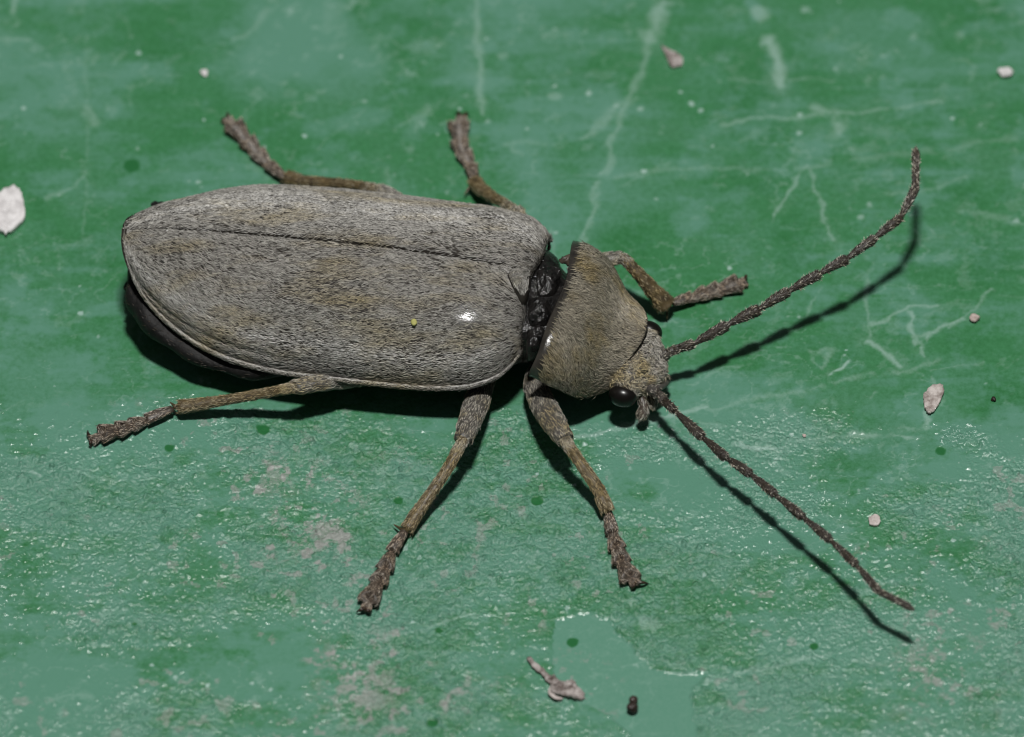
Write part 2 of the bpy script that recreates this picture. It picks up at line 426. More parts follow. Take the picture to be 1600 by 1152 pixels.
S(scr, [(1385, 305), (1460, 292), (1540, 275)], 0.08, 0.34, 9, 0.9, 0.42)
S(scr, [(1255, 262), (1228, 300), (1205, 345)], 0.06, 0.5, 10, 0.8, 0.38)
S(scr, [(1262, 262), (1285, 320), (1300, 375)], 0.06, 0.48, 11, 0.8, 0.40)
S(scr, [(1270, 170), (1300, 185), (1310, 210)], 0.16, 0.5, 12, 0.9, 0.44)
S(scr, [(1355, 440), (1362, 500), (1358, 525)], 0.06, 0.4, 13, 0.8, 0.40)
S(scr, [(1360, 508), (1400, 490), (1420, 480), (1465, 478)], 0.05, 0.5, 14, 0.8, 0.36)
S(scr, [(1420, 490), (1435, 535), (1470, 512), (1500, 500)], 0.06, 0.55, 15, 0.8, 0.36)
S(scr, [(1435, 535), (1448, 560)], 0.06, 0.5, 16, 0.8, 0.36)
S(scr, [(1480, 510), (1510, 500), (1550, 450)], 0.06, 0.4, 17, 0.8, 0.40)
S(scr, [(1268, 548), (1300, 545), (1290, 575), (1272, 560)], 0.06, 0.4, 18, 0.8, 0.40)
S(scr, [(1300, 582), (1315, 578), (1330, 565)], 0.05, 0.75, 19, 0.8, 0.30)
S(scr, [(1360, 536), (1385, 548), (1405, 570)], 0.07, 0.6, 20, 0.8, 0.32)
S(scr, [(880, 688), (960, 672), (1040, 655), (1110, 638)], 0.07, 0.6, 21, 0.9, 0.38)
S(scr, [(1110, 638), (1240, 615), (1340, 592), (1470, 565)], 0.09, 0.38, 22, 0.9, 0.42)
S(scr, [(1090, 655), (1200, 690), (1330, 680), (1450, 668)], 0.08, 0.36, 23, 0.9, 0.44)
S(scr, [(1150, 690), (1190, 700), (1225, 703)], 0.06, 0.7, 24, 0.9, 0.40)
S(scr, [(1330, 680), (1390, 675), (1430, 680)], 0.08, 0.5, 25, 0.9, 0.40)
S(scr, [(1450, 650), (1452, 670)], 0.07, 0.55, 26, 0.7, 0.34)
S(scr, [(134, 60), (134, 220), (132, 400)], 0.04, 0.28, 27, 0.6, 0.46)
S(scr, [(128, 165), (150, 200)], 0.12, 0.4, 28, 0.8, 0.40)
S(scr, [(22, 0), (14, 40)], 0.10, 0.5, 29, 0.8, 0.40)
S(scr, [(0, 68), (50, 62)], 0.08, 0.4, 30, 0.8, 0.40)
S(scr, [(365, 62), (390, 52), (420, 20)], 0.08, 0.35, 31, 0.8, 0.42)
S(scr, [(75, 315), (110, 290), (130, 265)], 0.08, 0.4, 32, 0.8, 0.40)
S(scr, [(120, 735), (180, 748), (240, 742)], 0.06, 0.35, 33, 0.8, 0.42)
S(scr, [(370, 952), (480, 950), (580, 952)], 0.03, 0.4, 34, 0.5, 0.42)
S(scr, [(45, 735), (60, 745)], 0.05, 0.7, 35, 0.5, 0.34)
S(scr, [(600, 1000), (690, 975), (760, 965)], 0.04, 0.4, 36, 0.6, 0.42)
S(scr, [(1100, 1065), (1180, 1045), (1290, 1020)], 0.06, 0.45, 37, 0.7, 0.42)
S(scr, [(640, 240), (655, 195), (670, 165)], 0.10, 0.34, 38, 0.8, 0.42)
S(scr, [(790, 225), (850, 222)], 0.10, 0.3, 39, 0.8, 0.42)
S(scr, [(600, 260), (606, 300)], 0.07, 0.35, 40, 0.8, 0.42)
S(scr, [(1500, 330), (1580, 345), (1600, 350)], 0.10, 0.35, 41, 0.9, 0.44)
fa = fbm(XX*0.75+0.2*YY, YY*0.95, 81, 5, 0.58)
scr = np.maximum(scr, 0.34*sstep(0.955, 1.0, 1-2*np.abs(fa-0.5))*sstep(0.47, 0.62, fbm(XX*0.5, YY*0.5, 84, 3)))
fa = fbm(XX*0.5, YY*2.6, 86, 5, 0.6)
scr = np.maximum(scr, 0.26*sstep(0.95, 1.0, 1-2*np.abs(fa-0.5))*sstep(0.50, 0.66, fbm(XX*0.4, YY*0.6, 89, 3)))
rng = np.random.default_rng(5)
for k in range(110):      # short random wipe marks and nicks all over
    px, py = rng.uniform(-40, 1640), rng.uniform(-20, 1180); L = rng.uniform(15, 90); a = rng.normal()*0.35 + (math.pi/2 if rng.random() < 0.18 else -0.1)
    S(scr, [(px, py), (px + L*math.cos(a)*0.5, py + L*math.sin(a)*0.5 + rng.normal()*3), (px + L*math.cos(a), py + L*math.sin(a))], rng.uniform(0.02, 0.07), rng.uniform(0.12, 0.38), 100+k, 0.8, 0.44)
for k in range(150):     # pale specks
    px, py = rng.uniform(-40, 1640), rng.uniform(-20, 1180)
    blob(scr, px, py, rng.uniform(0.03, 0.075), rng.uniform(0.35, 0.95), 300+k, 1, 1, 0.45, 0.5)
for k, (px, py, r, s) in enumerate([(1080, 162, 0.09, 0.9), (1095, 172, 0.09, 0.8), (920, 145, 0.10, 0.8), (1185, 20, 0.30, 0.45), (1000, 170, 0.10, 0.6), (963, 165, 0.08, 0.6), (1250, 180, 0.09, 0.7), (1248, 208, 0.08, 0.7), (1358, 320, 0.10, 0.5), (1345, 340, 0.10, 0.55), (570, 160, 0.09, 0.5), (762, 190, 0.08, 0.5), (1260, 15, 0.16, 0.45), (1500, 55, 0.16, 0.35), (1425, 58, 0.16, 0.35), (887, 950, 0.09, 0.7), (1588, 345, 0.1, 0.6), (1010, 975, 0.3, 0.4), (1320, 555, 0.06, 0.6), (1570, 965, 0.08, 0.4), (785, 88, 0.14, 0.35), (868, 150, 0.2, 0.4)]):
    blob(scr, px, py, r, s, 200+k, 1, 1, 0.5, 0.6)
# drips and pits where the dark green shows
for k, (px, py, r) in enumerate([(412, 672, 0.165), (265, 700, 0.11), (840, 783, 0.135), (622, 783, 0.11), (895, 1003, 0.13), (1272, 1010, 0.10), (675, 1130, 0.12), (685, 985, 0.08), (205, 258, 0.2), (1470, 705, 0.12), (210, 975, 0.05)]):
    blob(dark, px, py, r, 0.95, 400+k, 1.0, 1.0, 0.22, 0.35, 2.0)
for a in (teal, chalk, scr): a *= 1-dark
teal = np.clip(teal, 0, 1); chalk = np.clip(chalk, 0, 1); scr = np.clip(scr, 0, 1)
amp = np.minimum(amp, 1.25)*(1-0.85*dark)
# relief: orange-peel of the worn paint, coarse ripples, dull wear marks, lips of lifted paint
pim = zero()
prng = np.random.default_rng(77)
NB = 9000
bx, by = prng.uniform(-10.6, 10.6, NB), prng.uniform(-9.8, 0.6, NB)
br_, bh = prng.uniform(0.032, 0.080, NB), prng.uniform(0.30, 1.0, NB)**1.3
for x0, y0, r0, h0, q0 in zip(bx, by, br_, bh, prng.uniform(0, math.pi, NB)):
    i0, i1 = np.searchsorted(GX, (x0-2.2*r0, x0+2.2*r0)); j0, j1 = np.searchsorted(GY, (y0-2.2*r0, y0+2.2*r0))
    dx, dy = GX[i0:i1, None]-x0, GY[None, j0:j1]-y0
    c0, s0 = math.cos(q0), math.sin(q0)
    d2 = ((dx*c0+dy*s0)**2 + ((dy*c0-dx*s0)*1.5)**2)/(r0*r0)
    b0 = h0*r0*0.95*np.exp(-d2*1.6)
    pim[i0:i1, j0:j1] = np.maximum(pim[i0:i1, j0:j1], b0)
rx_, ry_ = 0.83*XX+0.56*YY, 0.83*YY-0.56*XX
peel = pim + (fbm(rx_*3.6, ry_*3.6, 57, 3, 0.6)-0.5)*0.035
H = amp*peel + 0.05*(fbm(XX*0.35, YY*0.35, 61, 3)-0.5) + 0.010*(fbm(XX*1.6, YY*1.6, 63, 3)-0.5)
H += 0.005*(fbm(rx_*9, ry_*9, 66, 2)-0.5)*(1-bare_s)
edge = bare_s*(1-bare_s)*4
H += -0.022*bare_s + 0.030*edge*(1-bare)*sstep(0.4, 0.55, fbm(XX*2, YY*2, 91, 3)+0.03)
H += 0.010*scr - 0.003*dark
H -= H[(np.abs(XX) < 10) & (np.abs(YY) < 9)].mean()
FADE = 1 - sstep(13, 30, np.maximum(np.abs(XX), np.abs(YY)))
H *= FADE

def ground_z(x, y):
    i = min(max(np.searchsorted(GX, x), 0), len(GX)-1); j = min(max(np.searchsorted(GY, y), 0), len(GY)-1)
    return float(H[i, j])

def paint_material():
    m, nt, b = newmat('worn_green_paint')
    big = noise(nt, 0.5, 5, 0.6); fine = noise(nt, 9.0, 5, 0.7); grain = noise(nt, 34.0, 3, 0.6)
    green = ramp(nt, big.outputs['Fac'], [(0.36, (0.036, 0.168, 0.060)), (0.5, (0.046, 0.190, 0.076)), (0.66, (0.058, 0.200, 0.094))]).outputs['Color']
    green = mixc(nt, 0.35, green, ramp(nt, fine.outputs['Fac'], [(0.32, (0.50, 0.60, 0.50)), (0.68, (1.45, 1.30, 1.5))]).outputs['Color'], 'MULTIPLY')
    def gated(name, scale, lo, hi, mixin):
        n = noise(nt, scale, 4, 0.7)
        add = nt.nodes.new('ShaderNodeMath'); add.operation = 'MULTIPLY_ADD'; link(nt, n.outputs['Fac'], add.inputs[0]); add.inputs[1].default_value = mixin
        link(nt, attr(nt, name), add.inputs[2])
        r = nt.nodes.new('ShaderNodeMapRange'); r.interpolation_type = 'SMOOTHSTEP'; link(nt, add.outputs[0], r.inputs['Value'])
        r.inputs['From Min'].default_value = lo; r.inputs['From Max'].default_value = hi
        return r.outputs['Result']
    c = mixc(nt, gated('teal', 9.0, 0.28, 1.25, 0.6), green, (0.100, 0.252, 0.178))
    c = mixc(nt, gated('scr', 14.0, 0.24, 1.15, 0.4), c, (0.30, 0.45, 0.39))
    c = mixc(nt, gated('chalk', 20.0, 0.50, 1.25, 0.8), c, (0.265, 0.285, 0.262))
    c = mixc(nt, attr(nt, 'dark'), c, (0.020, 0.125, 0.038))
    link(nt, c, b.inputs['Base Color'])
    rr = ramp(nt, fine.outputs['Fac'], [(0.3, (0.11, 0.11, 0.11)), (0.7, (0.24, 0.24, 0.24))])
    mx = nt.nodes.new('ShaderNodeMath'); mx.operation = 'MULTIPLY_ADD'; link(nt, attr(nt, 'chalk'), mx.inputs[0]); mx.inputs[1].default_value = 0.25; link(nt, rr.outputs['Color'], mx.inputs[2])
    link(nt, mx.outputs[0], b.inputs['Roughness'])
    b.inputs['Specular IOR Level'].default_value = 0.5
    g2 = noise(nt, 12.0, 4, 0.72)
    ml = nt.nodes.new('ShaderNodeMath'); ml.operation = 'MULTIPLY'; sb = nt.nodes.new('ShaderNodeMath'); sb.operation = 'SUBTRACT'; link(nt, g2.outputs['Fac'], sb.inputs[0]); sb.inputs[1].default_value = 0.5; link(nt, sb.outputs[0], ml.inputs[0]); link(nt, attr(nt, 'amp'), ml.inputs[1])
    ad = nt.nodes.new('ShaderNodeMath'); ad.operation = 'MULTIPLY_ADD'; link(nt, grain.outputs['Fac'], ad.inputs[0]); ad.inputs[1].default_value = 0.06; link(nt, ml.outputs[0], ad.inputs[2])
    tc = nt.nodes.new('ShaderNodeTexCoord'); wn = noise(nt, 6.0, 2, 0.5); wv = nt.nodes.new('ShaderNodeVectorMath'); wv.operation = 'MULTIPLY_ADD'
    link(nt, wn.outputs['Color'], wv.inputs[0]); wv.inputs[1].default_value = (0.09, 0.09, 0.0); link(nt, tc.outputs['Object'], wv.inputs[2])
    vo = nt.nodes.new('ShaderNodeTexVoronoi'); vo.voronoi_dimensions = '2D'; vo.feature = 'SMOOTH_F1'; vo.inputs['Scale'].default_value = 11.0; vo.inputs['Smoothness'].default_value = 0.35
    link(nt, wv.outputs[0], vo.inputs['Vector'])
    gate = noise(nt, 5.0, 3, 0.6); gr = nt.nodes.new('ShaderNodeMapRange'); link(nt, gate.outputs['Fac'], gr.inputs['Value'])
    gr.inputs['From Min'].default_value = 0.36; gr.inputs['From Max'].default_value = 0.66; gr.inputs['To Min'].default_value = 0.15; gr.inputs['To Max'].default_value = 1.5
    m1 = nt.nodes.new('ShaderNodeMath'); m1.operation = 'MULTIPLY'; link(nt, gr.outputs['Result'], m1.inputs[0]); link(nt, attr(nt, 'amp'), m1.inputs[1])
    iv = nt.nodes.new('ShaderNodeMath'); iv.operation = 'SUBTRACT'; iv.inputs[0].default_value = 0.5; link(nt, vo.outputs['Distance'], iv.inputs[1])
    m2 = nt.nodes.new('ShaderNodeMath'); m2.operation = 'MULTIPLY'; link(nt, iv.outputs[0], m2.inputs[0]); link(nt, m1.outputs[0], m2.inputs[1])
    a2 = nt.nodes.new('ShaderNodeMath'); a2.operation = 'MULTIPLY_ADD'; link(nt, m2.outputs[0], a2.inputs[0]); a2.inputs[1].default_value = 1.25; link(nt, ad.outputs[0], a2.inputs[2])
    bump(nt, b, a2.outputs[0], 1.0, 0.024)
    return m
M['paint'] = paint_material()
V = np.stack([XX, YY, H], -1).reshape(-1, 3)
ground = mesh_obj('painted_surface', V, grid_faces(len(GX), len(GY)), M['paint'], attrs={
    'teal': ('POINT', teal.ravel()), 'chalk': ('POINT', chalk.ravel()), 'scr': ('POINT', scr.ravel()), 'dark': ('POINT', dark.ravel()), 'amp': ('POINT', amp.ravel())})
tag(ground, 'worn glossy green painted sheet with chalky scratches and chipped patches', None, None, 'structure')

# ------------------------------------------------------------------ the beetle
BASE = np.array([-2.2, 0.6, 0.0])
beetle = bpy.data.objects.new('beetle', None); col.objects.link(beetle)
beetle.location = BASE; beetle.empty_display_size = 1.0
tag(beetle, 'grey-brown hairy beetle with long antennae standing on worn green paint', 'beetle')

# --- wing cases
TAIL = np.array([-7.548, 1.8465]); EYAW = math.radians(-8.55)
EF = np.array([math.cos(EYAW), math.sin(EYAW)]); EL = np.array([-EF[1], EF[0]])
def along(s, y, z):
    return np.stack([TAIL[0]+s*EF[0]+y*EL[0], TAIL[1]+s*EF[1]+y*EL[1], z+0*s], -1)
ES = [0, 0.03, 0.18, 0.53, 1.06, 1.75, 2.55, 3.56, 4.82, 6.07, 6.94, 7.45, 7.7, 7.9, 8.2]
EWR = pchip(ES, [0.03, 0.30, 0.62, 1.04, 1.42, 1.80, 2.06, 2.16, 2.17, 2.14, 2.06, 1.88, 1.72, 1.52, 1.08])
EWL = pchip(ES, [0.03, 0.28, 0.60, 1.02, 1.41, 1.80, 2.05, 2.14, 2.17, 2.17, 2.15, 2.06, 1.98, 1.86, 1.55])
EZR = pchip(ES, [2.05, 1.97, 1.74, 1.42, 1.15, 1.02, 0.95, 0.90, 0.90, 0.90, 0.96, 1.03, 1.10, 1.20, 1.42])
EZD = pchip([0, 0.7, 1.33, 2.6, 3.86, 5.12, 6.38, 7.44, 8.2], [2.05, 2.19, 2.26, 2.35, 2.41, 2.42, 2.37, 2.29, 2.20])
S1, RL = 7.62, 0.44
def elytron_grid(side, ns=110, nt=64):
    a = np.concatenate([np.linspace(0, 1, 24)**1.6*1.2, np.linspace(1.2, S1, ns-40)[1:]])
    phi = np.linspace(0, math.pi*0.62, 16)[1:]
    rl = RL + (0.10 if side > 0 else -0.06)
    s = np.concatenate([a, S1 + rl*np.sin(phi)]); ph = np.concatenate([np.zeros(len(a)), phi])
    th = np.concatenate([np.linspace(0, 0.05, 9)[:-1], np.linspace(0.05, 1.30, nt-26), np.linspace(1.30, math.pi/2, 15)[1:]])
    s2, t2 = np.meshgrid(s, th, indexing='ij'); p2 = np.meshgrid(ph, th, indexing='ij')[0]
    sc = np.minimum(s2, 8.2)
    w = (EWR if side < 0 else EWL)(sc); zr = EZR(sc); zd = EZD(s2)
    y = w*np.sin(t2); hz = (zd-zr)*np.cos(t2)**0.82
    k = 1-np.cos(p2)
    z = zr + hz*(1-0.30*k) ; y = y*(1-0.10*k)
    tail_f = sstep(0.0, 0.5, s2)
    # shoulder callus, faint ribs, sutural groove and raised bead along the margin
    z += 0.070*np.exp(-((s2-7.02)/0.42)**2-((t2-0.74)/0.24)**2)
    z += 0.012*np.cos(t2*17)*np.sin(t2)*sstep(0.5, 2, s2)*(1-sstep(6.0, 7.2, s2))
    z -= (0.08*np.exp(-(t2/0.013)**2) + 0.010*np.exp(-(t2/0.08)**2))*(1-k*0.5)
    rim = np.exp(-((t2-1.40)/0.055)**2)
    tail_f = tail_f*(1-0.80*sstep(2.2, 4.6, s2))
    z -= 0.016*rim*tail_f; y -= 0.022*rim*tail_f
    z += 0.012*(fbm(s2*1.5, t2*3, 5+side, 3)-0.5)*2
    y = np.maximum(y, 0.0) + 0.011
    s3 = s2 - 0.16*np.exp(-(y/0.42)**2)*sstep(7.1, 7.9, s2)
    P = along(s3, y*side, z)
    # the margin turns out into a narrow ledge and back under
    sr = s; wr = (EWR if side < 0 else EWL)(np.minimum(sr, 8.2))*(1-0.10*(1-np.cos(ph))) + 0.012; zz = EZR(np.minimum(sr, 8.2))
    led = [(0.03, 0.035), (0.07, 0.045), (0.10, 0.02), (0.095, -0.04), (0.03, -0.075), (-0.10, -0.06)]
    ext = [along(sr, (wr + a*sstep(0, 0.3, sr) if a > 0 else np.maximum(wr + a, 0.02))*side, zz+b) for a, b in led]
    return np.concatenate([P, np.stack(ext, 1)], 1), s2

def ely_dir(side):
    def f(X):
        rel = (X[:, :2]-TAIL); s = rel@EF; y = rel@EL
        sw = 0.55*(vnoise(s*0.55+4, y*0.7, 5)-0.5) + 0.30*(vnoise(s*2.2, y*2.2, 6)-0.5)
        return sw + side*0.35*sstep(6.4, 8.0, s) + side*0.12
    return f
for side in (-1, 1):
    P, s2 = elytron_grid(side)
    fl = 1 if side > 0 else -1
    V, F = shell(P, 0.05, fl)
    rv = V[:, :2]-TAIL; sv = rv@EF; yv = np.abs(rv@EL)
    pol = np.exp(-(((sv-6.97)/0.30)**2+((yv-1.27)/0.24)**2)**2)
    e = mesh_obj('elytron', V, F, M['cuticle'], beetle, base=BASE, attrs={'polish': ('POINT', pol)})
    hp = P[:, :-4]
    wgt = 0.75 + 0.45*sstep(0.30, 0.62, fbm((hp[..., 0])*0.9, hp[..., 1]*2.2, 8, 4)) 
    sp_, yp_ = (hp[..., :2]-TAIL)@EF, (hp[..., :2]-TAIL)@EL
    wgt *= 1-0.65*sstep(0.60, 0.72, fbm(sp_*4.2, yp_*11+3, 88, 3, 0.6))*sstep(0.42, 0.6, fbm(sp_*0.6, yp_*0.9, 93, 2))
    sc_c = U(812, 441, 2.22)[:2]
    wgt *= sstep(0.12, 0.20, np.hypot(hp[..., 0]-sc_c[0], hp[..., 1]-sc_c[1]))
    wgt[:, :2] *= 0.0; wgt[:, 2:4] *= 0.6
    relp = hp[..., :2]-TAIL; sp = relp@EF; yp = relp@EL
    wgt *= 1 - 0.90*np.exp(-((sp-6.97)/0.26)**2-((np.abs(yp)-1.27)/0.20)**2)
    hs = [hairs(hp, 38000, 0.135, 0.0125, 11+side, flip=fl, ang=ely_dir(side), jit=0.30, lift=0.11, weight=wgt)]
    m0 = P[:, -9:-2]
    hs.append(hairs(m0, 7000, 0.070, 0.012, 31+side, flip=fl, ang=0.1*side, jit=0.25, lift=0.12))
    add_hair(e, hs, M['hair'], BASE)

# --- shield between the wing cases
def dome(outline, zc, h, n=14, k=40, p=2.0, tiltx=0.0):
    O = np.array([U(px, py, z) for px, py, z in outline]); c = O.mean(0)
    O = catmull(np.concatenate([O, O[:1]]), k+1)[:-1]
    r = np.linspace(0.02, 1, n)[:, None, None]
    G = c + (O-c)[None]*r
    G[..., 2] += h*(1-r[..., 0]**p)
    return G
sc_out = [(793, 430, 2.27), (801, 420, 2.28), (821, 417, 2.26), (829, 425, 2.22), (827, 441, 2.20), (821, 461, 2.21), (813, 462, 2.24), (801, 446, 2.27)]
G = dome(sc_out, 2.1, 0.11)
skirt = G[-1:].copy(); skirt[..., 2] -= 0.30
G2 = np.concatenate([G, skirt])
o = mesh_obj('scutellum', G2.reshape(-1, 3), grid_faces(*G2.shape[:2], True), M['cuticle'], beetle, base=BASE)
add_hair(o, [hairs(G, 700, 0.13, 0.014, 5, wrap=True, flip=1 if grid_normals(G, True)[5, 5, 2] > 0 else -1, ang=0.0, jit=0.5, lift=0.2)], M['hair'], BASE)

# --- trunk: abdomen, thorax and neck as one body under the wing cases
PO = np.array([0.868, 0.217]); PYAW = -0.245
PF = np.array([math.cos(PYAW), math.sin(PYAW)]); PL = np.array([-PF[1], PF[0]])
HO = np.array([2.43, -0.55]); HYAW = math.radians(-18)
HF = np.array([math.cos(HYAW), math.sin(HYAW)]); HL = np.array([-HF[1], HF[0]])
secs = []   # (centre xy, left vec, half width, bottom z, top z)
for s, hw, zb, zt in [(0.10, 0.25, 0.80, 1.05), (0.14, 0.75, 0.66, 1.22), (0.32, 1.20, 0.55, 1.35), (0.8, 1.62, 0.47, 1.25), (1.5, 1.98, 0.42, 1.02), (2.4, 2.20, 0.38, 0.98), (3.2, 2.20, 0.36, 1.0), (3.9, 2.02, 0.35, 1.2), (5.0, 1.90, 0.34, 1.45), (6.2, 1.82, 0.34, 1.6), (7.2, 1.62, 0.36, 1.78), (7.75, 1.42, 0.40, 1.92), (8.15, 1.26, 0.44, 1.88)]:
    secs.append((TAIL+EF*s, EL, hw, zb, zt))
secs += [(PO+PF*0.0, PL, 1.18, 0.46, 1.80), (PO+PF*0.35, PL, 1.22, 0.44, 1.75), (PO+PF*0.9+PL*-0.1, PL, 0.95, 0.44, 1.40), (PO+PF*1.35+PL*-0.22, PL, 0.6, 0.5, 1.02), (HO, HL, 0.4, 0.6, 0.95), (HO+HF*0.1, HL, 0.2, 0.7, 0.85)]
key = np.array([[*c, *l, hw, zb, zt] for c, l, hw, zb, zt in secs])
path = catmull(key, 150); kk = 48
a = np.linspace(0, 2*math.pi, kk, endpoint=False)
ca, sa = np.cos(a), np.sin(a)
sgn = lambda v, p: np.sign(v)*np.abs(v)**p
cen, lv, hw, zb, zt = path[:, :2], path[:, 2:4], path[:, 4], path[:, 5], path[:, 6]
yy = hw[:, None]*sgn(ca, 0.8)[None]
zz = (zb+zt)[:, None]/2 + ((zt-zb)/2)[:, None]*sgn(sa, 0.75)[None]
G = np.stack([cen[:, :1]+lv[:, :1]*yy, cen[:, 1:]+lv[:, 1:]*yy, zz], -1)
nb = fbm(G[..., 0]*2.2, G[..., 1]*2.2+G[..., 2]*2.5, 17, 4)-0.5
gapz = sstep(0.1, 0.6, G[..., 0])*(1-sstep(1.3, 2.0, G[..., 0]))
ringed = 0.03*np.cos(np.linspace(0, 1, 150)*150/150*2*math.pi*13)[:, None]*(1-sstep(-1, 0, G[..., 0]))
G = G + grid_normals(G, True)*-(nb*(0.06+0.30*gapz)+ringed)[..., None]
V, F, mi = join_tubes([G])
fx = V[F[0]].mean(1)[:, 0]; tx = V[F[1]].mean(1)[:, 0]
body = mesh_obj('body', V, F, [M['belly'], M['black']], beetle, midx=np.concatenate([(fx > -0.3).astype(int), (tx > -0.3).astype(int)]), base=BASE)
add_hair(body, [hairs(G[:95], 4000, 0.09, 0.010, 8, wrap=True, flip=-1, jit=0.3, lift=0.1, sink=0.0)], M['hair_dark'], BASE)
# raised black plates in the gap
for pts, h in (([(826, 470, 1.90), (845, 462, 1.95), (860, 478, 1.9), (858, 500, 1.85), (840, 505, 1.85), (826, 495, 1.9)], 0.14), ([(838, 425, 1.95), (860, 415, 1.95), (876, 425, 1.9), (866, 455, 1.9), (842, 458, 1.95)], 0.10), ([(824, 515, 1.8), (842, 510, 1.8), (852, 520, 1.75), (842, 540, 1.7), (824, 545, 1.7)], 0.13)):
    G = dome(pts, 0, h); sk = G[-1:].copy(); sk[..., 2] -= 0.35; G = np.concatenate([G, sk])
    G[..., 2] += 0.20*(fbm(G[..., 0]*5, G[..., 1]*5, 3, 4, 0.65)-0.5)
    mesh_obj('thorax_plate', G.reshape(-1, 3), grid_faces(*G.shape[:2], True), M['black'], beetle, base=BASE)
# torn skin at the far hind corner of the shield
G = tube([(876, 412, 1.75, 0.05), (884, 404, 1.78, 0.10), (889, 412, 1.72, 0.09), (893, 400, 1.72, 0.05)], 20, 10, 0.8, 0.05, 0.05, wob=0.5, seed=3)
V, F, mi = join_tubes([G]); mesh_obj('membrane', V, F, M['tarsus'], beetle, base=BASE)

for pts in ([(262, 330, 1.25, 0.10), (247, 321, 1.20, 0.10), (236, 318, 1.15, 0.05)], [(232, 470, 0.85, 0.16), (208, 466, 0.72, 0.14), (197, 478, 0.60, 0.07)], [(225, 450, 0.95, 0.14), (203, 446, 0.85, 0.12), (193, 452, 0.78, 0.05)]):
    V, F, mi = join_tubes([tube(pts, 22, 12, 0.5, 0.04, 0.04, wob=0.45, seed=int(pts[0][0]))])
    mesh_obj('wing_tip', V, F, M['belly'], beetle, base=BASE)

# --- pronotum
def pron_grid(nu=60, nv=90):
    W, wf, L, zr0, zr1, h0, h1, hm, pitch, rb, fb, q = 1.712, 0.509, 1.793, 1.446, 0.827, 0.775, 0.749, 1.096, 0.171, 0.085, 0.186, 0.755
    u, th = np.meshgrid(np.linspace(0, 1, nu), np.linspace(-math.pi/2, math.pi/2, nv), indexing='ij')
    w = pchip([0, .12, .4, .75, 1], [W, W, W*.95, W*(.5*wf+.42), W*wf])(u)
    zr = pchip([0, .3, .7, 1], [zr0, zr0*.6+zr1*.4, zr1, zr1+.1])(u)
    h = pchip([0, .15, .45, .8, 1], [h0, h0*.4+hm*.6, hm, hm*.35+h1*.65, h1])(u)
    s = np.sin(th); y = w*s; z = h*np.clip(np.cos(th), 0, 1)**q
    f = u*L*(1-fb*s*s*u) + rb*(1-s*s)*(1-u)**2 - 0.12*np.abs(s)**4*(1-u)**2
    f = f + 0.03*np.sin(th*5+1)*(1-u)**6
    z = z - 0.008*y - f*pitch + zr + 0.02*(fbm(f*1.7, y*1.7, 41, 3)-0.5)*2
    z -= 0.05*np.exp(-((u-0.55)/0.08)**2-((th+0.35)/0.05)**2)       # small dent
    z -= 0.03*sstep(0.05, 0.0, u)
    return np.stack([PO[0]+f*PF[0]+y*PL[0], PO[1]+f*PF[1]+y*PL[1], z], -1)
P = pron_grid()
V, F = shell(P, 0.07, 1 if grid_normals(P)[30, 45, 2] > 0 else -1)
pol = 1-sstep(0.12, 0.32, (V[:, :2]-PO)@PF + 0.0)
pron = mesh_obj('pronotum', V, F, M['cuticle'], beetle, base=BASE, attrs={'polish': ('POINT', pol)})
def pdir(X):
    r = X[:, :2]-PO; f = r@PF; y = r@PL
    return 0.9*np.tanh(y*0.9)*0.8 + 1.3*(vnoise(f*1.1, y*1.1, 12)-0.5)
pw = np.ones(P.shape[:2]); pw[:8] = 0.0; pw[8:12] = 0.5
add_hair(pron, [hairs(P, 17500, 0.17, 0.0145, 21, weight=pw, flip=1 if grid_normals(P)[30, 45, 2] > 0 else -1, ang=pdir, jit=0.34, lift=0.12)], M['hair_pron'], BASE)

# --- head
def head_grid(nu=40, nv=48):
    t, ph = np.meshgrid(np.linspace(0.03, math.pi-0.03, nu), np.linspace(0, 2*math.pi, nv, endpoint=False), indexing='ij')
    fx, r = np.cos(t), np.sin(t)          # fx 1 = front
    f = fx*0.57; y = r*np.cos(ph)*0.82; z = r*np.sin(ph)*0.41
    fr = sstep(0.15, 0.9, fx)
    y *= 1-0.22*fr; z = z*(1-0.18*fr) - 0.16*fr
    f += 0.10*sstep(0.2, 0.8, fx)*(1-np.abs(np.cos(ph)))*(z < 0.1)
    f -= 0.05*np.exp(-((y/0.16)**2))*sstep(0.3, 0.9, fx)
    z += 0.05*np.exp(-((np.abs(y)-0.38)/0.14)**2-((f-0.40)/0.14)**2) - 0.05*np.exp(-(y/0.2)**2-((f-0.25)/0.2)**2)*(z > 0)
    n = 0.04*(fbm(f*4+y*2, y*4+z*3, 71, 3)-0.5)*2
    z = z + n + 0.80
    return np.stack([HO[0]+f*HF[0]+y*HL[0], HO[1]+f*HF[1]+y*HL[1], z], -1)
G = head_grid()
fl = 1 if (grid_normals(G, True)[20, 12, 2] > 0) else -1
V, F, mi = join_tubes([G])
head = mesh_obj('head', V, F, M['femur'], beetle, base=BASE)
add_hair(head, [hairs(G, 5200, 0.13, 0.0155, 51, wrap=True, flip=fl, ang=0.0, jit=0.8, lift=0.3)], M['hair_leg'], BASE)
def ball(c, rx, ry, rz, yaw, nu=24, nv=32):
    t, ph = np.meshgrid(np.linspace(0.02, math.pi-0.02, nu), np.linspace(0, 2*math.pi, nv, endpoint=False), indexing='ij')
    x = np.sin(t)*np.cos(ph)*rx; y = np.sin(t)*np.sin(ph)*ry; z = np.cos(t)*rz
    return np.stack([c[0]+x*math.cos(yaw)-y*math.sin(yaw), c[1]+x*math.sin(yaw)+y*math.cos(yaw), c[2]+z], -1)
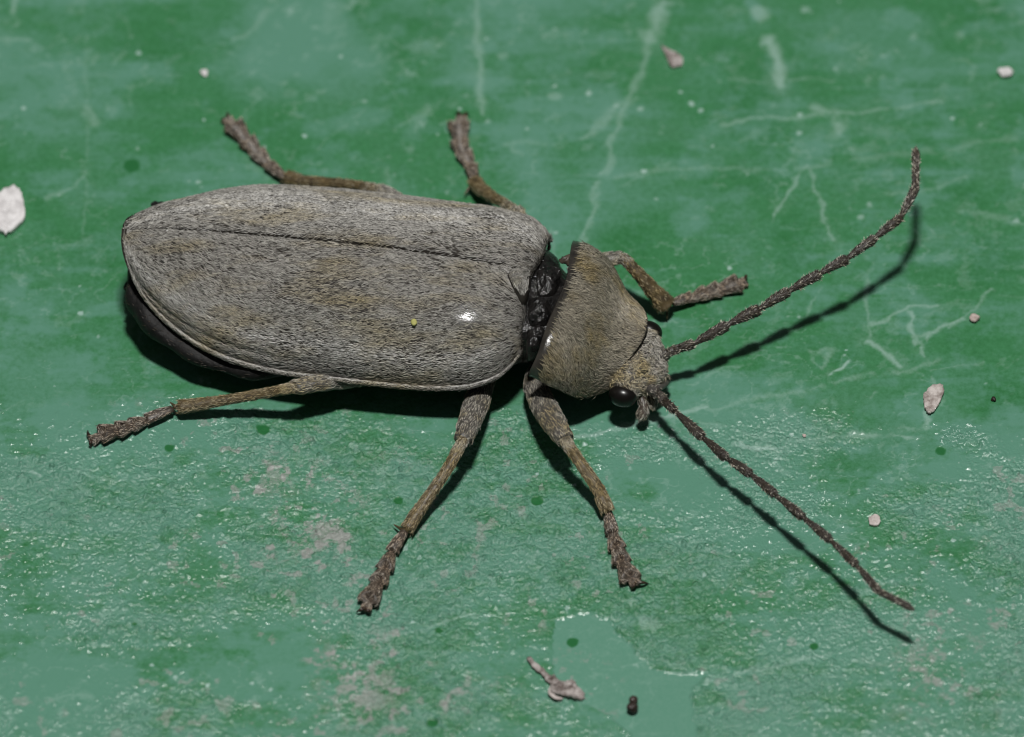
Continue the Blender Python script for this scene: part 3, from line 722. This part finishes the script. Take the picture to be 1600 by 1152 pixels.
for px, py, z in ((973, 619, 0.75), (1013, 519, 0.77)):
    V, F, mi = join_tubes([ball(U(px, py, z), 0.28, 0.22, 0.225, HYAW)])
    mesh_obj('eye', V, F, M['eye'], head, base=BASE)
# mouthparts and feelers below the face
V, F, mi = join_tubes([tube([(1010, 612, 0.70, 0.10), (1030, 600, 0.55, 0.15), (1043, 590, 0.42, 0.10)], 18, 14, 0.6, 0.05, 0.09)])
mesh_obj('labrum', V, F, M['femur'], head, base=BASE)
PALP = []
for pts in ([(1000, 618, 0.6, 0.07), (1006, 634, 0.5, 0.10), (1003, 648, 0.38, 0.11), (998, 657, 0.30, 0.07)], [(1012, 618, 0.55, 0.06), (1020, 628, 0.45, 0.08), (1020, 640, 0.35, 0.08)]):
    G = tube(pts, 18, 14, 0.9, 0.05, 0.10)
    V, F, mi = join_tubes([G]); p = mesh_obj('palp', V, F, M['tarsus'], head, base=BASE)
    PALP.append(hairs(G, 260, 0.07, 0.010, 90, wrap=True, flip=1, jit=0.4, lift=0.4, reverse=False))

add_hair(head, PALP, M['hair_leg'], BASE)

# --- antennae: eleven joints each, thicker towards the tip of every joint
ANT = [
    [(1029, 562, 0.82), (1043, 552, 0.86), (1061, 545, 0.90), (1083, 538, 0.96), (1135.5, 508.5, 1.10), (1185, 484, 1.20), (1231, 456, 1.30), (1279, 429, 1.40), (1323, 405, 1.50), (1366, 373, 1.60), (1407.5, 340, 1.70), (1430.6, 294, 1.78), (1431, 233, 1.85)],
    [(1013, 608, 0.80), (1029, 614, 0.80), (1037, 627, 0.80), (1054, 642, 0.82), (1097, 683, 0.86), (1134, 715, 0.90), (1172, 741, 0.94), (1211, 773, 0.98), (1254, 808, 1.00), (1297, 844, 1.02), (1338, 883, 1.04), (1373, 924, 1.05), (1426, 952, 1.06)]]
for q, J in enumerate(ANT):
    wd = 1.0 if q == 0 else 0.86
    hs, hd, first = [], [], None
    for k in range(12):
        A, B = U(*J[k]), U(*J[k+1]); d = B-A
        if k == 0: r0, r1 = 0.09, 0.12
        elif k < 3: r0, r1 = 0.070*wd, 0.098*wd
        elif k == 11: r0, r1 = 0.062*wd, 0.072*wd
        else: r0, r1 = 0.045*wd, (0.128-0.0040*k)*wd
        B2 = B + d*0.03
        pr = [(0, r0), (0.10, r0*1.12), (0.42, r0*0.30+r1*0.70), (0.86, r1), (1.0, r1*(0.86 if k < 11 else 0.25))]
        bow = np.array([0, 0, 0.012])
        pts = [(*(A + (B2-A)*t + bow*math.sin(math.pi*t)), r) for t, r in pr]
        G = tube(pts, 20, 12, 0.92, 0.0, 0.05 if k < 11 else 0.15, world=True, wob=0.10, seed=q*20+k)
        V, F, mi = join_tubes([G])
        o = mesh_obj('antenna' if first is None else 'antenna_segment', V, F, M['antenna'] if k > 1 else M['femur'], beetle if first is None else first, base=BASE)
        if first is None: first = o
        n = int(130 + 420*np.linalg.norm(d))
        hs.append(hairs(G, int(n*0.26), 0.075, 0.0120, 600+q*20+k, wrap=True, flip=1, jit=0.4, lift=1.1, reverse=False))
        hd.append(hairs(G, int(n*1.4), 0.070, 0.0110, 650+q*20+k, wrap=True, flip=1, jit=0.3, lift=0.16, reverse=False))
    add_hair(first, hs, M['hair_antenna'], BASE)
    add_hair(first, hd, M['hair_dark'], BASE)

# --- legs: femur and tibia in one limb, five two-lobed foot joints, two claws, spurs
LEGS = [
    dict(fem=[(640, 572, .42, .20), (560, 590, .62, .19), (500, 598, .84, .18), (458, 606, .92, .16)],
         tib=[(464, 603, .93, .11), (452, 607, .90, .125), (400, 617, .62, .115), (330, 629, .38, .135), (275, 637, .21, .175)],
         tar=[(270, 639, .19), (230, 655, .15), (211, 663, .14), (191, 670, .14), (163, 678, .13), (146, 687, .12)], claw=[(137, 672), (143, 700)], spur=(265, 628)),
    dict(fem=[(772, 545, .36, .20), (754, 600, .42, .23), (743, 635, .56, .25), (722, 692, .93, .18)],
         tib=[(726, 684, .98, .10), (718, 699, .92, .125), (693, 742, .66, .12), (660, 790, .38, .135), (633, 831, .21, .165)],
         tar=[(634, 829, .19), (613, 860, .15), (603, 884, .14), (593, 906, .14), (577, 937, .13), (572, 950, .12)], claw=[(556, 957), (581, 960)], spur=(614, 819)),
    dict(fem=[(850, 560, .40, .20), (838, 605, .52, .24), (860, 652, .80, .25), (884, 689, .98, .18)],
         tib=[(882, 684, 1.0, .10), (887, 695, .95, .13), (908, 725, .76, .125), (936, 768, .46, .145), (950, 802, .22, .165)],
         tar=[(950, 800, .20), (956, 830, .15), (963, 852, .14), (970, 874, .14), (984, 902, .13), (992, 911, .12)], claw=[(985, 923), (1014, 912)], spur=None),
    dict(fem=[(890, 430, .8, .16), (938, 409, 1.02, .17), (974, 402, 1.12, .13)],
         tib=[(965, 402, 1.10, .09), (976, 405, 1.10, .125), (1005, 437, .80, .16), (1030, 466, .45, .23), (1043, 480, .27, .27)],
         tar=[(1050, 474, .22), (1080, 464, .17), (1098, 459, .15), (1117, 454, .14), (1149, 445, .13), (1161, 441, .12)], claw=[(1165, 430), (1168, 452)], spur=(1042, 499)),
    dict(fem=[(820, 400, .8, .20), (812, 350, 1.0, .19), (804, 326, 1.02, .15)],
         tib=[(806, 330, 1.0, .10), (796, 323, .92, .12), (768, 307, .55, .14), (748, 292, .30, .17), (742, 282, .22, .17)],
         tar=[(743, 283, .20), (736, 260, .16), (727, 243, .15), (719, 225, .14), (717, 197, .13), (721, 185, .12)], claw=[(711, 178), (733, 180)], spur=(724, 306)),
    dict(fem=[(660, 340, .7, .18), (610, 308, .9, .18), (585, 296, .92, .15)],
         tib=[(592, 298, .92, .10), (580, 294, .90, .125), (540, 288, .66, .13), (480, 284, .36, .15), (446, 277, .22, .20)],
         tar=[(446, 279, .20), (421, 258, .16), (405, 241, .15), (389, 223, .14), (367, 199, .13), (357, 188, .12)], claw=[(345, 194), (358, 178)], spur=(450, 292)),
]
for q, Lg in enumerate(LEGS):
    gf = tube(Lg['fem'], 34, 18, 0.8, 0.0, 0.08, wob=0.05, seed=q)
    gt = tube([(a, b, c, d*0.88) for a, b, c, d in Lg['tib']], 40, 16, 0.85, 0.05, 0.05, wob=0.06, seed=q+9)
    V, F, mi = join_tubes([gf, gt])
    leg = mesh_obj('leg', V, F, [M['femur'], M['tibia']], beetle, midx=mi, base=BASE)
    nearer = 1.0 if q < 3 else 0.40
    hs = [hairs(gf, int(2600*nearer), 0.11, 0.0115, 700+q, wrap=True, flip=1, jit=0.25, lift=0.16, reverse=False),
          hairs(gt[:13], int(560*nearer), 0.08, 0.0105, 740+q, wrap=True, flip=1, jit=0.3, lift=0.22, reverse=False)]
    h2 = [hairs(gt[10:], int(1500*nearer), 0.085, 0.0105, 720+q, wrap=True, flip=1, jit=0.3, lift=0.22, reverse=False)]
    th = []
    T = Lg['tar']
    rad = [(0.075, 0.14), (0.055, 0.19), (0.055, 0.21), (0.065, 0.24), (0.06, 0.12)]
    for k in range(5):
        A, B = U(*T[k]), U(*T[k+1]); d = B-A; ln = np.linalg.norm(d); d = d/ln
        a0 = A - d*0.03 - np.array([0, 0, 0.0]); b0 = B + d*(0.045 if k in (1, 2) else 0.03)
        r0, r1 = rad[k]
        fl = 0.62
        za = max(a0[2], 0.1) if k == 0 else 0.085; zb_ = 0.15 if k < 4 else 0.11
        a0 = np.array([a0[0], a0[1], za]); b0 = np.array([b0[0], b0[1], zb_])
        pts = [(*(a0+(b0-a0)*t + np.array([0, 0, 0.02*math.sin(math.pi*t)])), r0+(r1-r0)*t**0.9) for t in (0, 0.3, 0.6, 0.85, 1.0)]
        G = tube(pts, 16, 20, fl, 0.03, 0.04, world=True, lobe=0.20 if k in (1, 2, 3) else 0.04, wob=0.03, seed=q*7+k)
        V, F, mi = join_tubes([G])
        mesh_obj('tarsal_segment', V, F, M['tarsus'], leg, base=BASE)
        th.append(hairs(G[2:], 430 if k in (1, 2, 3) else 260, 0.080, 0.0100, 800+q*9+k, wrap=True, flip=1, jit=0.22, lift=0.14, reverse=False))
    add_hair(leg, hs, M['hair_leg'], BASE)
    add_hair(leg, h2, M['hair_tibia'], BASE)
    add_hair(leg, th, M['hair_tarsus'], BASE)
    e = U(*T[5])
    for cx, cy in Lg['claw']:
        tip = U(cx, cy, 0.02); root = e.copy(); root[2] = 0.11
        mid = (root+tip)/2 + np.array([0, 0, 0.06]) + (e-U(*T[4]))*0.20
        G = tube([(*root, 0.038), (*mid, 0.032), (*tip, 0.008)], 14, 8, 1.0, 0, 0.02, world=True)
        V, F, mi = join_tubes([G]); mesh_obj('claw', V, F, M['claw'], leg, base=BASE)
    if Lg['spur']:
        tb = U(*Lg['tib'][-1][:3]); tip = U(*Lg['spur'], 0.12)
        V, F, mi = join_tubes([tube([(*tb, 0.05), (*((tb+tip)/2), 0.03), (*tip, 0.008)], 10, 8, 1.0, 0, 0.02, world=True)])
        mesh_obj('spur', V, F, M['tibia'], leg, base=BASE)

# ------------------------------------------------------------------ crumbs, flakes and shreds lying about
def crumb_mat(name, a, b, rough=0.7):
    return solid(name, [(0.35, a), (0.65, b)], 5, rough, 0.6, 0.03, 12, 0.3)
M['white'] = crumb_mat('white_flake', (0.52, 0.50, 0.50), (0.78, 0.76, 0.76))
M['beige'] = crumb_mat('beige_crumb', (0.34, 0.29, 0.27), (0.62, 0.56, 0.53))
M['greychip'] = solid('grey_shred', [(0.38, (0.10, 0.075, 0.065)), (0.48, (0.26, 0.225, 0.21)), (0.66, (0.46, 0.42, 0.40))], 7, 0.7, 0.9, 0.05, 11, 0.3, 6)
M['chip'] = solid('chip_beige', [(0.36, (0.22, 0.18, 0.16)), (0.62, (0.56, 0.51, 0.48))], 7, 0.7, 0.9, 0.05, 11, 0.3, 6)
M['darkbit'] = crumb_mat('dark_crumb', (0.008, 0.006, 0.005), (0.05, 0.035, 0.028), 0.35)
M['pollen'] = crumb_mat('yellow_grain', (0.34, 0.34, 0.10), (0.50, 0.48, 0.18))
M['pink'] = crumb_mat('pink_crumb', (0.42, 0.33, 0.30), (0.60, 0.50, 0.46))

def put(name, V, F, mat, loc, label, cat, group=None):
    o = mesh_obj(name, V, F, mat, None, smooth=True, base=loc)
    o.location = loc
    return tag(o, label, cat, group)

def slab(outline, h, seed, curl=0.0, lump=0.04, n=10, k=44):
    """flake with a ragged outline, a thickness and a crumpled top, resting on the sheet"""
    O = np.array([U(px, py, 0) for px, py in outline]); c = O.mean(0)
    O = catmull(np.concatenate([O, O[:1]]), k+1)[:-1]
    O = O + (O-c)*(0.10*(vnoise(np.arange(k)*0.9, np.arange(k)*0.37, seed)-0.5)*2)[:, None]
    r = np.linspace(0.03, 1, n)
    top = c + (O-c)[None]*r[:, None, None]
    R = np.linalg.norm((top-c)[..., :2], axis=-1); R = R/R.max()
    x, y = top[..., 0], top[..., 1]
    gz = np.array([[ground_z(a, b) for a, b in zip(u, v)] for u, v in zip(x, y)])
    topz = gz + h*(0.75+0.25*(1-R**2)) + curl*R**2*sstep(0.3, 0.7, vnoise(x*2, y*2, seed)) + lump*(fbm(x*5, y*5, seed, 3)-0.5)*2
    lift = curl*R**2*sstep(0.3, 0.7, vnoise(x*2, y*2, seed))
    bot = top.copy(); bot[..., 2] = gz + lift*0.9 + 0.002
    top[..., 2] = np.maximum(topz, bot[..., 2]+0.02)
    G = np.concatenate([top, bot[::-1]])
    V, F, mi = join_tubes([G])
    loc = np.array([c[0], c[1], float(gz.mean())])
    return V, F, loc

def lump(px, py, r, seed, flat=0.7, elong=1.0, yaw=0.0, z0=None):
    c = U(px, py, 0 if z0 is None else z0); gz = ground_z(c[0], c[1]) if z0 is None else z0
    G = ball((0, 0, 0), r*elong, r, r*flat, 0, 14, 20)
    n = fbm(G[..., 0]/r*1.1+G[..., 2]/r+5, G[..., 1]/r*1.1, seed, 3)-0.5
    n[:, 0] = n[:, 0]
    G = G*(1+1.1*n[..., None])
    G = np.stack([G[..., 0]*math.cos(yaw)-G[..., 1]*math.sin(yaw), G[..., 0]*math.sin(yaw)+G[..., 1]*math.cos(yaw), G[..., 2]], -1)
    G = G + c; G[..., 2] += gz - G[..., 2].min() - 0.004
    V, F, mi = join_tubes([G])
    return V, F, np.array([c[0], c[1], gz])

V, F, l = slab([(-8, 312), (10, 297), (28, 296), (36, 318), (40, 342), (30, 356), (12, 370), (-6, 362), (-14, 338)], 0.16, 3, 0.05, 0.05)
put('paint_flake', V, F, M['white'], l, 'large white flake lying beside the tail end of the beetle', 'flake')
V, F, l = slab([(1442, 622), (1452, 610), (1468, 605), (1474, 612), (1470, 630), (1458, 646), (1450, 650), (1444, 638)], 0.09, 9, 0.06, 0.04)
put('crumb', V, F, M['chip'], l, 'angular pinkish beige crumb lying between the two antenna tips', 'crumb')
V, F, l = slab([(1357, 812), (1366, 808), (1375, 812), (1373, 822), (1360, 822)], 0.10, 12, 0.02, 0.03)
put('crumb', V, F, M['beige'], l, 'tiny pale beige crumb beside the outer half of the right antenna', 'crumb')
V, F, l = lump(1571, 116, 0.125, 5, 0.5)
put('crumb', V, F, M['white'], l, 'round white speck on smooth green paint past the left antenna tip', 'crumb')
V, F, l = slab([(1032, 72), (1046, 80), (1064, 90), (1066, 102), (1050, 107), (1042, 92)], 0.08, 15, 0.03, 0.03)
put('crumb', V, F, M['greychip'], l, 'tapering pinkish grey crumb beside the long pale diagonal scratch', 'crumb')
V, F, l = lump(320, 116, 0.085, 8, 0.4)
put('crumb', V, F, M['white'], l, 'small white speck on smooth paint past the left hind foot', 'crumb')
V, F, l = lump(1523, 500, 0.085, 11, 0.7)
put('crumb', V, F, M['pink'], l, 'tiny rounded pinkish crumb at the end of branching scratches', 'crumb')
V, F, l = lump(1552, 626, 0.055, 14, 0.8)
put('crumb', V, F, M['darkbit'], l, 'very small dark crumb beside the angular beige crumb', 'crumb')
V, F, l = lump(1257, 681, 0.035, 24, 0.8)
put('crumb', V, F, M['pink'], l, 'minute reddish grain lying beside the right antenna', 'crumb')
# black two-part fleck
ga = ball((0, 0, 0), 0.115, 0.10, 0.10, 0); gb = ball((0, 0, 0), 0.085, 0.085, 0.085, 0)
ca_, cb_ = U(988, 1106, 0.10), U(990, 1094, 0.09)
for G_, c_ in ((ga, ca_), (gb, cb_)):
    G_ *= (1+0.5*(fbm(G_[..., 0]*9+G_[..., 2]*6, G_[..., 1]*9, 6, 3)-0.5))[..., None]; G_ += c_
lo = min(ga[..., 2].min(), gb[..., 2].min()) - ground_z(ca_[0], ca_[1]) + 0.003
ga[..., 2] -= lo; gb[..., 2] -= lo
V, F, mi = join_tubes([ga, gb])
put('fleck', V, F, M['darkbit'], np.array([ca_[0], ca_[1], 0.0]), 'shiny black fleck on the bare teal patch of chipped paint', 'fleck')
# dry shred with a thin stalk
sh = bpy.data.objects.new('plant_shred', None); col.objects.link(sh)
sl = U(885, 1078, 0); sl[2] = 0; sh.location = sl
tag(sh, 'crumpled pinkish grey shred with a thin stalk beside the black fleck', 'shred')
V, F, l = slab([(860, 1066), (866, 1060), (880, 1064), (896, 1062), (902, 1074), (914, 1086), (908, 1095), (892, 1094), (876, 1091), (862, 1088)], 0.06, 19, 0.20, 0.13, 18, 80)
mesh_obj('blade', V, F, M['greychip'], sh, base=sl)
G = tube([(826, 1026, .05, .045), (834, 1038, .07, .055), (848, 1050, .06, .06), (860, 1062, .07, .075), (872, 1068, .09, .06)], 40, 10, 0.45, 0.04, 0.02, wob=0.35, seed=4)
V, F, mi = join_tubes([G]); mesh_obj('stalk', V, F, M['greychip'], sh, base=sl)
G = tube([(862, 1070, .05, .03), (860, 1082, .09, .045), (868, 1090, .10, .04), (880, 1092, .06, .02)], 24, 10, 0.5, 0.02, 0.02, wob=0.2, seed=6)
V, F, mi = join_tubes([G]); mesh_obj('curl', V, F, M['beige'], sh, base=sl)
# pollen grain stuck on the near wing case
def ely_top(px, py):
    P, _ = elytron_grid(-1); q = P.reshape(-1, 3)
    d = q-CAM; y = d[:, 1]*math.cos(TILT)+d[:, 2]*math.sin(TILT); z = -(-d[:, 1]*math.sin(TILT)+d[:, 2]*math.cos(TILT))
    sx = 800+80*DIST*d[:, 0]/z; sy = 576-80*DIST*y/z
    e = np.hypot(sx-px, sy-py); k = np.argsort(e)[:6]; return q[k[np.argmax(q[k, 2])]]
gp = ely_top(653, 510)
G = ball((0, 0, 0), 0.062, 0.080, 0.05, 0, 12, 16)
G *= (1+0.5*(fbm(G[..., 0]*12+G[..., 2]*9, G[..., 1]*12, 16, 3)-0.5))[..., None]; G += gp + np.array([0, -0.01, 0.035])
V, F, mi = join_tubes([G])
put('pollen_grain', V, F, M['pollen'], gp, 'tiny yellow grain stuck on the right wing case of the beetle', 'grain')
